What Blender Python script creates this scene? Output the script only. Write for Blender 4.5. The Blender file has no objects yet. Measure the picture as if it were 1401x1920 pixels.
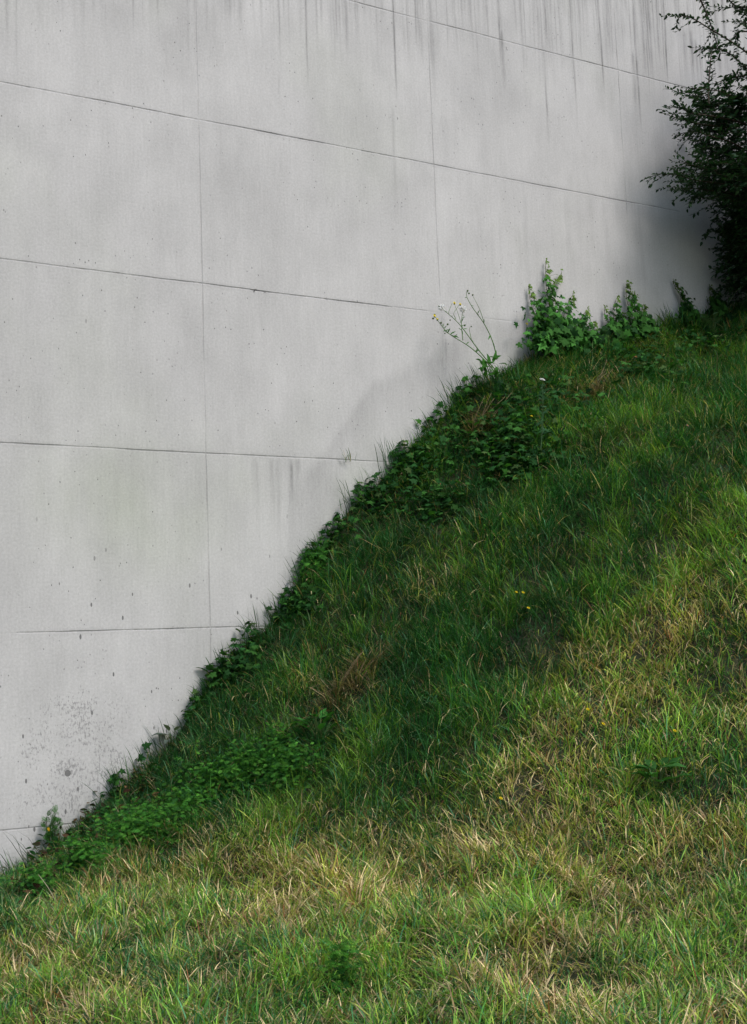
import bpy, math, random
import numpy as np
from mathutils import Matrix, Vector

# ------------------------------------------------------------------ camera, world, sun
S = bpy.context.scene
COL = S.collection
EYE = 1.6
FPX, PW, PH = 2300.0, 1401.0, 1920.0
ROLL, PITCH, YAW, DIST = -0.0382855, 0.1150528, 1.0542995, 9.3497108
Z0, S0, PANEL_W, PANEL_H = 0.22453635 + EYE, -1.36019952, 2.0558831, 1.25
_F = np.array([0, math.cos(PITCH), math.sin(PITCH)])
_R = np.array([1.0, 0, 0])
_U = np.cross(_R, _F)
_c, _s = math.cos(ROLL), math.sin(ROLL)
CF, CR, CU = _F, _c * _R + _s * _U, -_s * _R + _c * _U
CAM = np.array([0, 0, EYE])

cam_data = bpy.data.cameras.new("camera")
cam = bpy.data.objects.new("camera", cam_data)
COL.objects.link(cam)
cam_data.sensor_fit = 'HORIZONTAL'
cam_data.sensor_width = 24.0
cam_data.lens = 24.0 * FPX / PW
cam_data.clip_start = 0.05
cam_data.clip_end = 500
m = Matrix.Identity(4)
for i in range(3):
    m[i][0], m[i][1], m[i][2] = CR[i], CU[i], -CF[i]
m[2][3] = EYE
cam.matrix_world = m
S.camera = cam

# wall frame: s runs along the wall to the right, n out of the wall towards the viewer
WD = np.array([math.sin(YAW), math.cos(YAW), 0.0])
ND = np.array([math.cos(YAW), -math.sin(YAW), 0.0])
P0 = np.array([0.0, DIST, 0.0])
SUN_S, SUN_N, SUN_Z = 0.16, 0.60, 0.78
sv = SUN_S * WD + SUN_N * ND + np.array([0, 0, SUN_Z])
sv /= np.linalg.norm(sv)

world = bpy.data.worlds.new("World")
S.world = world
world.use_nodes = True
wn = world.node_tree
bg = wn.nodes["Background"]
sky = wn.nodes.new("ShaderNodeTexSky")
sky.sky_type = 'NISHITA'
sky.sun_disc = False
sky.sun_elevation = math.asin(sv[2])
sky.sun_rotation = math.atan2(sv[0], sv[1])
sky.air_density = 1.6
sky.dust_density = 2.5
sky.ozone_density = 1.0
wn.links.new(sky.outputs[0], bg.inputs[0])
bg.inputs[1].default_value = 0.12
sun_d = bpy.data.lights.new("sun", 'SUN')
sun_d.energy = 1.5
sun_d.angle = math.radians(20)
sun_d.color = (1.0, 0.955, 0.90)
sun = bpy.data.objects.new("sun", sun_d)
COL.objects.link(sun)
sun.location = (0, 0, 20)
sun.rotation_euler = Vector(sv).to_track_quat('Z', 'Y').to_euler()
S.view_settings.view_transform = 'Standard'
S.view_settings.look = 'None'
S.view_settings.gamma = 1.0
S.view_settings.exposure = 0.62
S.render.engine = 'CYCLES'
S.cycles.max_bounces = 6
S.cycles.diffuse_bounces = 4
S.cycles.transmission_bounces = 4

rng = np.random.default_rng(7)
random.seed(7)

# ------------------------------------------------------------------ helpers
def project(P):
    d = P - CAM
    z = d @ CF
    z = np.where(np.abs(z) < 1e-3, 1e-3, z)
    return PW / 2 + FPX * (d @ CR) / z, PH / 2 - FPX * (d @ CU) / z, z

def ray(px, py):
    r = CF + CR * (px - PW / 2) / FPX - CU * (py - PH / 2) / FPX
    return r / np.linalg.norm(r)

def wpt(s, n, z):
    s, n, z = np.broadcast_arrays(np.asarray(s, float), np.asarray(n, float), np.asarray(z, float))
    return P0 + s[..., None] * WD + n[..., None] * ND + z[..., None] * np.array([0, 0, 1.0])

def at_wall(px, py, n=0.0):
    """point of the photograph seen at distance n in front of the wall"""
    r = ray(px, py)
    t = ((P0 + n * ND - CAM) @ ND) / (r @ ND)
    return CAM + r * t

def sn_of(P):
    d = P - P0
    return d @ WD, d @ ND

_tabs = {}
def vnoise(x, y, seed=0):
    if seed not in _tabs:
        _tabs[seed] = np.random.default_rng(1000 + seed).random((256, 256))
    T = _tabs[seed]
    xi, yi = np.floor(x).astype(int), np.floor(y).astype(int)
    fx, fy = x - xi, y - yi
    fx, fy = fx * fx * (3 - 2 * fx), fy * fy * (3 - 2 * fy)
    a, b = T[xi & 255, yi & 255], T[(xi + 1) & 255, yi & 255]
    c, d = T[xi & 255, (yi + 1) & 255], T[(xi + 1) & 255, (yi + 1) & 255]
    return (a * (1 - fx) + b * fx) * (1 - fy) + (c * (1 - fx) + d * fx) * fy

def fbm(x, y, seed=0, oct=4):
    v, a, t = 0.0, 1.0, 0.0
    for k in range(oct):
        v = v + a * vnoise(x * 2 ** k, y * 2 ** k, seed + k * 17)
        t += a
        a *= 0.55
    return v / t

def sstep(a, b, x):
    t = np.clip((x - a) / (b - a), 0, 1)
    return t * t * (3 - 2 * t)

# contact line of the bank on the wall (photograph) -> height over s
_line = [(0, 1652), (60, 1612), (130, 1550), (200, 1490), (320, 1382), (400, 1252), (455, 1205), (510, 1165), (545, 1092), (650, 955),
         (735, 868), (830, 770), (900, 706), (990, 664), (1120, 638), (1220, 609), (1300, 592), (1401, 568)]
_ls, _lz = [], []
for a_, b_ in _line:
    q = at_wall(a_, b_)
    _ls.append(sn_of(q)[0]); _lz.append(q[2])
_ls = [-60, -8, -4.2] + _ls + [6.5, 12, 60]
_lz = [0.05, 0.06, 0.12] + _lz + [_lz[-1] + 0.45, _lz[-1] + 0.8, _lz[-1] + 0.8]
def H0(s):
    v = 0
    for d in (-0.08, 0, 0.08):
        v = v + np.interp(s + d, _ls, _lz)
    return v / 3 - 0.05 + 0.10 * (fbm(np.asarray(s) * 2.6 + 5, np.asarray(s) * 0 + 2.5, 77, 3) - 0.5)

def terrain(s, n):
    s = np.asarray(s, float); n = np.asarray(n, float)
    nn = np.maximum(n, 0)
    def model(s, n):
        sm = np.interp(s, [-9, -2.9, 1.2, 4.6, 9, 60], [-7.0, 0.2, 3.72, 4.65, 5.3, 5.6])
        bank = sm - 0.50 * n + 0.14 * np.clip(n - 4, 0, 3) ** 1.5 - 0.02 * n * n * 0
        lawn = 0.02 + 0.035 * (8 - np.clip(n, 0, 8)) + 0.10 * np.clip(s + 3.5, 0, 6) * np.exp(-np.clip(n - 5, 0, 9) * 0.5)
        k = 0.22
        d = np.clip((bank - lawn) / k, -30, 30)
        return lawn + k * np.log1p(np.exp(d))
    z = model(s, nn)
    z = z + (H0(s) - model(s, 0 * nn)) * np.exp(-nn / 0.7)
    amp = 0.24 * sstep(0, 0.8, nn)
    z = z + amp * (fbm(s * 1.3 + 7, nn * 1.3 + 3, 3, 3) - 0.5) + 0.10 * sstep(0, .3, nn) * (vnoise(s * 5, nn * 5, 9) - 0.5)
    return z

def at_ground(px, py):
    r = ray(px, py)
    t = np.linspace(3, 22, 1200)
    P = CAM + t[:, None] * r
    s, n = sn_of(P)
    hit = (P[:, 2] < terrain(s, n)) & (n > 0.0)
    i = np.argmax(hit) if hit.any() else None
    if i is None:
        q = at_wall(px, py); s_, n_ = sn_of(q)[0], 0.05
        return wpt(s_, n_, terrain(s_, n_))
    s_, n_ = s[i], max(n[i], 0.03)
    return wpt(s_, n_, terrain(s_, n_))

# ------------------------------------------------------------------ mesh building
def make_mesh(name, V, faces_idx, sizes, cols=None, mat=None, parent=None, base=None, smooth=False):
    V = np.asarray(V, np.float32)
    if base is not None:
        V = V - np.asarray(base, np.float32)
    me = bpy.data.meshes.new(name)
    me.vertices.add(len(V)); me.vertices.foreach_set("co", V.ravel())
    faces_idx = np.asarray(faces_idx, np.int32); sizes = np.asarray(sizes, np.int32)
    me.loops.add(len(faces_idx)); me.loops.foreach_set("vertex_index", faces_idx)
    st = np.zeros(len(sizes), np.int32); st[1:] = np.cumsum(sizes)[:-1]
    me.polygons.add(len(sizes)); me.polygons.foreach_set("loop_start", st)
    if smooth:
        me.polygons.foreach_set("use_smooth", np.ones(len(sizes), bool))
    me.update(calc_edges=True)
    if cols is not None:
        at = me.attributes.new("Col", 'FLOAT_COLOR', 'POINT')
        c4 = np.ones((len(V), 4), np.float32); c4[:, :3] = cols
        at.data.foreach_set("color", c4.ravel())
    if mat: me.materials.append(mat)
    o = bpy.data.objects.new(name, me)
    COL.objects.link(o)
    if parent is not None:
        o.parent = parent
    elif base is not None:
        o.location = base
    return o

class MB:
    def __init__(s): s.V, s.F, s.Z, s.C, s.n = [], [], [], [], 0
    def add(s, V, faces, col):
        V = np.asarray(V, float).reshape(-1, 3)
        s.V.append(V)
        c = np.asarray(col, float)
        s.C.append(np.broadcast_to(c, V.shape) if c.ndim == 1 else c)
        for f in faces:
            s.F.append(np.asarray(f) + s.n); s.Z.append(np.array([len(f)]))
        s.n += len(V)
    def addraw(s, V, F, Z, C):
        s.V.append(V); s.F.append(F + s.n); s.Z.append(Z); s.C.append(C); s.n += len(V)
    def tube(s, path, r0, r1, col, k=6):
        path = np.asarray(path, float); n = len(path)
        T = np.gradient(path, axis=0); T /= np.linalg.norm(T, axis=1)[:, None] + 1e-9
        up = np.array([0.31, 0.22, 0.92]); A = np.cross(T, up); A /= np.linalg.norm(A, axis=1)[:, None] + 1e-9
        B = np.cross(T, A); r = np.linspace(r0, r1, n)[:, None]
        V = []
        for j in range(k):
            a = 2 * math.pi * j / k
            V.append(path + r * (math.cos(a) * A + math.sin(a) * B))
        V = np.stack(V, 1).reshape(-1, 3)
        F = [[i * k + j, i * k + (j + 1) % k, (i + 1) * k + (j + 1) % k, (i + 1) * k + j] for i in range(n - 1) for j in range(k)]
        F += [list(range(k))[::-1], [(n - 1) * k + j for j in range(k)]]
        s.add(V, F, col)
    def leaves(s, tmpl, P, D, Nn, L, C, Wd=None):
        """vectorised scatter of a leaf template: P base points, D along, Nn leaf normal"""
        tv, tf = tmpl
        P, D, Nn = [np.asarray(a, float) for a in (P, D, Nn)]
        D = D / (np.linalg.norm(D, axis=1)[:, None] + 1e-9)
        Sd = np.cross(D, Nn); Sd /= np.linalg.norm(Sd, axis=1)[:, None] + 1e-9
        Nn = np.cross(Sd, D)
        L = np.broadcast_to(L, (len(P),)); Wd = L if Wd is None else np.broadcast_to(Wd, (len(P),))
        V = P[:, None] + (tv[None, :, 0:1] * L[:, None, None]) * D[:, None] + (tv[None, :, 1:2] * Wd[:, None, None]) * Sd[:, None] + (tv[None, :, 2:3] * L[:, None, None]) * Nn[:, None]
        nt = len(tv); off = np.arange(len(P)) * nt
        idx = np.concatenate([np.asarray(f) for f in tf]); sz = np.array([len(f) for f in tf])
        F = (idx[None] + off[:, None]).ravel(); Z = np.tile(sz, len(P))
        C = np.broadcast_to(np.asarray(C, float), (len(P), 3))
        s.addraw(V.reshape(-1, 3), F, Z, np.repeat(C, nt, 0))
    def build(s, name, mat, parent=None, base=None, smooth=False):
        b = base
        if parent is not None and base is None:
            b = np.array(parent.location)
        return make_mesh(name, np.concatenate(s.V), np.concatenate(s.F), np.concatenate(s.Z), np.concatenate(s.C), mat, parent, b, smooth)

def empty(name, loc):
    o = bpy.data.objects.new(name, None); COL.objects.link(o); o.location = loc
    o.empty_display_size = 0.1
    return o

def tag(o, label=None, cat=None, group=None, kind=None):
    if label: o["label"] = label
    if cat: o["category"] = cat
    if group: o["group"] = group
    if kind: o["kind"] = kind
    return o

def T(verts, faces): return (np.array(verts, float), faces)
OVATE = T([(0, 0, 0), (.25, .2, .05), (.6, .2, .05), (1, 0, -.06), (.6, -.2, .05), (.25, -.2, .05), (.45, 0, -.01)], [[0, 6, 1], [1, 6, 2], [2, 6, 3], [3, 6, 4], [4, 6, 5], [5, 6, 0]])
BROAD = T([(0, 0, 0), (.12, .16, .03), (.35, .27, .07), (.62, .22, .06), (.85, .1, -.03), (1, 0, -.12),
           (.85, -.1, -.03), (.62, -.22, .06), (.35, -.27, .07), (.12, -.16, .03), (.35, 0, 0), (.65, 0, -.01)],
          [[0, 10, 2, 1], [10, 11, 3, 2], [11, 5, 4, 3], [0, 9, 8, 10], [10, 8, 7, 11], [11, 7, 6, 5]])
IVY = T([(0, 0, 0), (-.12, .2, 0), (.02, .42, -.05), (.24, .26, .03), (.42, .5, -.06), (.52, .2, .03), (1, 0, -.1),
         (.52, -.2, .03), (.42, -.5, -.06), (.24, -.26, .03), (.02, -.42, -.05), (-.12, -.2, 0), (.35, 0, .01)],
        [[0, 12, 3, 2, 1], [12, 5, 4, 3], [12, 6, 5], [0, 11, 10, 9, 12], [12, 9, 8, 7], [12, 7, 6]])
def _fern():
    v, f = [], []
    for i in range(6):
        u = 0.15 + 0.15 * i; w = 0.36 * (1 - abs(i - 2) * 0.17)
        for sd in (1, -1):
            b = len(v)
            for q, h in ((0, 0), (.28, .07), (.6, .06), (1, 0), (.6, -.04), (.28, -.05)):
                v.append((u + q * .16 + h, sd * (q * w), .04 * q * (1 if i % 2 else -1)))
            f.append([b, b + 1, b + 2, b + 3, b + 4, b + 5] if sd > 0 else [b + 5, b + 4, b + 3, b + 2, b + 1, b])
    b = len(v); v += [(0, .012, 0), (0, -.012, 0), (1.08, 0, -.04)]; f.append([b, b + 1, b + 2])
    return T(v, f)
FERN = _fern()

def blades(P, L, Wd, az, lean, curl, twist, C, tipC=None, mb=None):
    """P roots; lean/curl angles from the vertical; az heading; returns into a MB"""
    N = len(P)
    ts = [0.0, 0.38, 0.74, 1.0]
    hd = np.stack([np.cos(az), np.sin(az), 0 * az], 1)
    wv = np.stack([np.cos(az + twist), np.sin(az + twist), 0 * az], 1)
    pts = [P]; cur = P.copy()
    for k in range(3):
        th = lean + curl * (ts[k] + ts[k + 1]) / 2
        d = hd * np.sin(th)[:, None] + np.array([0, 0, 1.0]) * np.cos(th)[:, None]
        cur = cur + d * (L * (ts[k + 1] - ts[k]))[:, None]
        pts.append(cur)
    wk = [0.8, 1.0, 0.8]
    V = np.empty((N, 7, 3))
    for k in range(3):
        V[:, 2 * k] = pts[k] + wv * (Wd * wk[k] / 2)[:, None]
        V[:, 2 * k + 1] = pts[k] - wv * (Wd * wk[k] / 2)[:, None]
    V[:, 6] = pts[3]
    idx = np.array([0, 1, 3, 2, 2, 3, 5, 4, 4, 5, 6]); off = np.arange(N) * 7
    F = (idx[None] + off[:, None]).ravel(); Z = np.tile(np.array([4, 4, 3]), N)
    CC = np.repeat(C[:, None], 7, 1).astype(float)
    if tipC is not None:
        CC[:, 6] = tipC; CC[:, 4:6] = 0.6 * CC[:, 4:6] + 0.4 * tipC[:, None]
    mb.addraw(V.reshape(-1, 3), F, Z, CC.reshape(-1, 3))

# ------------------------------------------------------------------ materials
def newmat(name):
    mt = bpy.data.materials.new(name); mt.use_nodes = True
    nt = mt.node_tree; nt.nodes.clear()
    return mt, nt, nt.nodes, nt.links
def leafmat(name, trans=0.3, rough=0.45, spec=0.35, tint=(1.1, 1.25, 0.55)):
    mt, nt, N, L = newmat(name)
    out = N.new("ShaderNodeOutputMaterial"); p = N.new("ShaderNodeBsdfPrincipled")
    a = N.new("ShaderNodeAttribute"); a.attribute_name = "Col"
    tc = N.new("ShaderNodeTexCoord"); nz = N.new("ShaderNodeTexNoise"); nz.inputs["Scale"].default_value = 45
    nz.inputs["Detail"].default_value = 3
    L.new(tc.outputs["Object"], nz.inputs["Vector"])
    mr = N.new("ShaderNodeMapRange"); mr.inputs[3].default_value = 0.78; mr.inputs[4].default_value = 1.22
    mr.inputs[1].default_value = .3; mr.inputs[2].default_value = .7
    L.new(nz.outputs[0], mr.inputs[0])
    mul = N.new("ShaderNodeVectorMath"); mul.operation = 'MULTIPLY'
    L.new(a.outputs["Color"], mul.inputs[0]); L.new(mr.outputs[0], mul.inputs[1])
    L.new(mul.outputs[0], p.inputs["Base Color"])
    p.inputs["Roughness"].default_value = rough
    p.inputs["Specular IOR Level"].default_value = spec
    tr = N.new("ShaderNodeBsdfTranslucent"); 
    g = N.new("ShaderNodeVectorMath"); g.operation = 'MULTIPLY'; g.inputs[1].default_value = tint
    L.new(mul.outputs[0], g.inputs[0]); L.new(g.outputs[0], tr.inputs[0])
    mx = N.new("ShaderNodeMixShader"); mx.inputs[0].default_value = trans
    L.new(p.outputs[0], mx.inputs[1]); L.new(tr.outputs[0], mx.inputs[2]); L.new(mx.outputs[0], out.inputs[0])
    return mt
M_GRASS = leafmat("grass_blades", 0.32, 0.5, 0.25)
M_LEAF = leafmat("leaf", 0.3, 0.65, 0.08)
M_DARK = leafmat("shrub_leaf", 0.15, 0.45, 0.3)
M_STEM = leafmat("stem", 0.0, 0.7, 0.2)
M_PETAL = leafmat("petal", 0.35, 0.6, 0.1, (1, 1, 1))

def soilmat():
    mt, nt, N, L = newmat("soil")
    out = N.new("ShaderNodeOutputMaterial"); p = N.new("ShaderNodeBsdfPrincipled")
    tc = N.new("ShaderNodeTexCoord"); nz = N.new("ShaderNodeTexNoise"); nz.inputs["Scale"].default_value = 9; nz.inputs["Detail"].default_value = 9
    L.new(tc.outputs["Object"], nz.inputs["Vector"])
    cr = N.new("ShaderNodeValToRGB"); cr.color_ramp.elements[0].position = .35; cr.color_ramp.elements[1].position = .68
    cr.color_ramp.elements[0].color = (.016, .020, .009, 1); cr.color_ramp.elements[1].color = (.045, .052, .022, 1)
    L.new(nz.outputs[0], cr.inputs[0]); L.new(cr.outputs[0], p.inputs[0]); p.inputs["Roughness"].default_value = .95
    bp = N.new("ShaderNodeBump"); bp.inputs["Distance"].default_value = .03
    L.new(nz.outputs[0], bp.inputs["Height"]); L.new(bp.outputs[0], p.inputs["Normal"]); L.new(p.outputs[0], out.inputs[0])
    return mt

# ------------------------------------------------------------------ ground
def axis(lo, a, b, hi, step, coarse):
    return np.concatenate([np.linspace(lo, a, coarse)[:-1], np.arange(a, b, step), np.linspace(b, hi, coarse)])
gs = axis(-80, -7, 9, 80, 0.06, 24)
gn = np.concatenate([[-0.25, -0.1], np.arange(0, 9, 0.06), np.linspace(9, 90, 30)])
SS, NN = np.meshgrid(gs, gn, indexing='ij')
ZZ = terrain(SS, NN)
GV = wpt(SS, NN, ZZ).reshape(-1, 3)
ni, nj = SS.shape
I, Jx = np.meshgrid(np.arange(ni - 1), np.arange(nj - 1), indexing='ij')
a = (I * nj + Jx).ravel()
GF = np.stack([a, a + 1, a + nj + 1, a + nj], 1)
ground = make_mesh("ground", GV, GF.ravel(), np.full(len(GF), 4), None, soilmat(), smooth=True)
tag(ground, kind="structure")

# ------------------------------------------------------------------ concrete wall
WTOP = 9.4
def build_wall():
    fs = np.arange(-5.2, 7.6, 0.008); fz = np.arange(-0.6, WTOP + .001, 0.04)
    s_ = np.concatenate([np.linspace(-60, -5.6, 12), fs, np.linspace(8, 60, 12)])
    Sg, Zg = np.meshgrid(s_, fz, indexing='ij')
    P = wpt(Sg, 0 * Sg, Zg); X, Y, _ = project(P.reshape(-1, 3)); X = X.reshape(Sg.shape); Y = Y.reshape(Sg.shape)
    st = np.zeros(Sg.shape); al = np.zeros(Sg.shape); jt = np.ones(Sg.shape) * 0.55
    # run-off streaks: (x at its top, y top, y end, strength, width in m)
    R = np.random.default_rng(3)
    runs = [(12, -60, 140, .3, .012), (30, -60, 160, .25, .006), (295, -60, 90, .45, .008), (350, -60, 130, .3, .010), (448, -60, 100, .3, .02), (520, -60, 130, .65, .008),
            (523, 150, 230, .4, .007), (571, -60, 180, .55, .008), (645, -60, 130, .45, .02), (663, -60, 90, .6, .007), (733, -60, 210, .75, .008), (735, 210, 420, .25, .014),
            (775, -60, 110, .6, .010), (789, -60, 70, .65, .008), (803, -60, 200, .45, .02), (848, -60, 60, .6, .008), (853, 30, 120, .4, .01), (868, -60, 60, .55, .007), (877, -60, 80, .4, .02),
            (905, -60, 120, .35, .007), (930, -60, 150, .75, .010), (940, 60, 190, .45, .016), (962, -60, 80, .4, .01), (1018, -60, 110, .8, .010), (1020, 90, 300, .5, .010),
            (1065, -60, 250, .6, .008), (1080, -60, 80, .4, .02), (1118, -60, 190, .8, .010), (1122, 60, 120, .4, .02), (1140, -60, 70, .4, .015), (1155, 120, 150, .5, .015),
            (1182, -60, 255, .75, .010), (1186, 100, 250, .4, .02), (1207, -60, 160, .5, .012), (1227, -60, 133, .55, .012), (1239, -60, 180, .8, .010),
            (1262, -60, 90, .4, .02), (1283, 60, 170, .5, .03), (1296, 60, 165, .8, .018), (1305, 80, 170, .9, .012), (1312, 90, 175, .7, .010), (1335, -60, 170, .7, .03), (1350, -60, 150, .6, .02), (1372, -60, 190, .5, .03)]
    for k in range(300):
        x = R.choice([R.uniform(0, 640), R.uniform(620, 1010), R.uniform(980, 1400), R.uniform(1000, 1400)])
        runs.append((x, -60, R.uniform(30, 60 + 170 * x / 1401), R.uniform(.14, .48), R.choice([R.uniform(.003, .008), R.uniform(.004, .02)])))
    # run-off below the old earth line and below the joint by the bank
    for k in range(46):
        x = R.uniform(470, 660); runs.append((x, 862, 862 + R.uniform(40, 270 - (x - 470) * .75), R.uniform(.12, .42), R.uniform(.008, .03)))
    for k in range(26):
        x = R.uniform(130, 380); runs.append((x, 850, 850 + R.uniform(80, 320), R.uniform(.03, .1), R.uniform(.012, .05)))
    for k in range(60):
        x = R.uniform(600, 860); y = 900 - (x - 560) * .78 + R.uniform(-10, 30); runs.append((x, y, y + R.uniform(50, 170), R.uniform(.06, .22), R.uniform(.006, .03)))
    runs += [(547, 868, 1015, .6, .016), (478, 900, 985, .3, .014), (425, 905, 960, .28, .012), (262, 1020, 1150, .2, .03), (180, 1000, 1120, .12, .03), (828, 590, 740, .3, .02), (835, 640, 760, .4, .02)]
    for k in range(30):
        x = R.uniform(960, 1200); y = R.uniform(330, 480); runs.append((x, y, y + R.uniform(60, 220), R.uniform(.04, .14), R.uniform(.008, .03)))
    for k in range(26):
        x = R.uniform(855, 990); y = R.uniform(370, 460); runs.append((x, y, y + R.uniform(40, 120), R.uniform(.05, .2), R.uniform(.006, .014)))
    for (x, y0, y1, a_, w) in runs:
        q0 = at_wall(x, max(y0, -60)); sq = sn_of(q0)[0]; z0 = q0[2]; z1 = at_wall(x, y1)[2]
        if y0 <= -60: z0 = WTOP + 1
        i0, i1 = np.searchsorted(s_, sq - 3 * w - .03), np.searchsorted(s_, sq + 3 * w + .03)
        sl = (slice(i0, i1), slice(None)); ss = Sg[sl]; zz = Zg[sl]
        wob = (vnoise(zz * 1.7 + sq * 9, zz * 0 + .5, 5) - .5) * 0.02
        g = np.exp(-((ss - sq - wob) / w) ** 2) * sstep(z1 - .02, z1 + .35 + .15 * (zz[0, -1] - z1) * 0.3, zz) * (1 - sstep(z0 - .03, z0 + .05, zz))
        g = g * (.45 + .9 * vnoise(zz * 6 + sq * 31, ss * 60, 8))
        st[sl] = np.maximum(st[sl], a_ * g)
    # old earth line rising with the bank
    ex, ey = [540, 600, 640, 680, 700, 740, 800, 850, 905, 990], [905, 862, 800, 742, 716, 700, 672, 640, 600, 598]
    line = np.interp(X, ex, ey, left=2000, right=2000) + 10 * (fbm(Sg * 9, Zg * 9, 2) - .5)
    below = sstep(-16, 22, Y - line + 14 * (fbm(Sg * 22, Zg * 8, 57) - .5)) * np.exp(-np.clip(Y - line, 0, 400) / 95)
    st = np.maximum(st, .31 * below * (X > 541) * (X < 992) * (.55 + .7 * fbm(Sg * 28, Zg * 2.2, 4)))
    # soft blotches
    al += sstep(.50, .78, fbm(Sg * .9 + 4, Zg * .7, 12)) * .35
    al += np.exp(-(((X - 260) / 190) ** 2 + ((Y - 960) / 120) ** 2)) * .8
    st += .10 * sstep(.5, .8, fbm(Sg * 1.6, Zg * 1.1, 20)) + .12 * sstep(.5, .75, fbm(Sg * 5, Zg * 1.2, 24)) * sstep(4.6, 7.5, Zg)
    # soil splash just above the grass
    foot = np.exp(-np.clip(Zg - H0(Sg) - .05, 0, 9) / (.05 + .28 * fbm(Sg * 2.3, Zg * 1.2, 44) ** 2)) * sstep(.3, .6, fbm(Sg * 7, Zg * 5, 46))
    st = np.maximum(st, .34 * foot); al += .7 * foot
    # greenish stain in the corner behind the shrub, with its shade painted in
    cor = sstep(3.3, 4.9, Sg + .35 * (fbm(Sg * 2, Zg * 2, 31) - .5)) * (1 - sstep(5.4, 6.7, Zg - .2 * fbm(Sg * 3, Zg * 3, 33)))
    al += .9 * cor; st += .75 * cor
    # scattered bumps of dirt near the pocket by the lower joint
    # joints: where they show strongly
    def band(x0, x1, y0, y1, v):
        nonlocal jt
        k = (X > x0) & (X < x1) & (Y > y0) & (Y < y1); jt = np.where(k, v, jt)
    band(480, 760, 240, 310, 1.0); band(470, 735, 535, 590, 1.0); band(0, 370, 140, 230, .75); band(1100, 1300, 90, 180, .95); band(380, 1000, 700, 900, .45)
    band(250, 345, 1160, 1200, 1.0); band(30, 250, 1160, 1200, .5); band(-10, 30, 1160, 1200, .1); band(800, 2000, 560, 640, .1)
    band(1272, 2000, 385, 560, 0.0); band(1310, 2000, 150, 200, .2); band(0, 250, 1540, 1580, .45); band(386, 410, 870, 1230, .75); band(815, 840, 595, 800, .3); band(1140, 1200, 400, 700, .12)
    V = np.stack([Sg, 0 * Sg, Zg], -1).reshape(-1, 3)
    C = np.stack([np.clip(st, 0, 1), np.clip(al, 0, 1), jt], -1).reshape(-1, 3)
    ni, nj = Sg.shape
    I, Jx = np.meshgrid(np.arange(ni - 1), np.arange(nj - 1), indexing='ij'); a = (I * nj + Jx).ravel()
    F = np.stack([a, a + nj, a + nj + 1, a + 1], 1)
    # back, top and ends (0.45 m thick)
    nb = len(V); D = .45
    V = np.concatenate([V, [(-60, D, -.6), (60, D, -.6), (60, D, WTOP), (-60, D, WTOP)]]); C = np.concatenate([C, [(0, .3, 0)] * 4])
    topl = [i * nj + nj - 1 for i in range(ni)]
    idx = np.concatenate([F.ravel(), [nb + 1, nb, nb + 3, nb + 2], topl, [nb + 2, nb + 3], [nb, nb + 3], [], [ (ni - 1) * nj, nb + 1, nb + 2, (ni - 1) * nj + nj - 1]]).astype(int)
    # left end quad completed below
    sizes = [4] * len(F) + [4, len(topl) + 2]
    idx = np.concatenate([F.ravel(), [nb + 1, nb, nb + 3, nb + 2], topl, [nb + 2, nb + 3], [0, nj - 1, nb + 3, nb], [(ni - 1) * nj, nb + 1, nb + 2, (ni - 1) * nj + nj - 1]]).astype(int)
    sizes += [4, 4]
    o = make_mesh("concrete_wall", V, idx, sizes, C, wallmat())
    o.matrix_world = Matrix(((WD[0], -ND[0], 0, P0[0]), (WD[1], -ND[1], 0, P0[1]), (0, 0, 1, 0), (0, 0, 0, 1)))
    tag(o, "tall pale grey board-marked concrete retaining wall with thin joints and dark run-off streaks", "wall")
    return o

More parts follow.
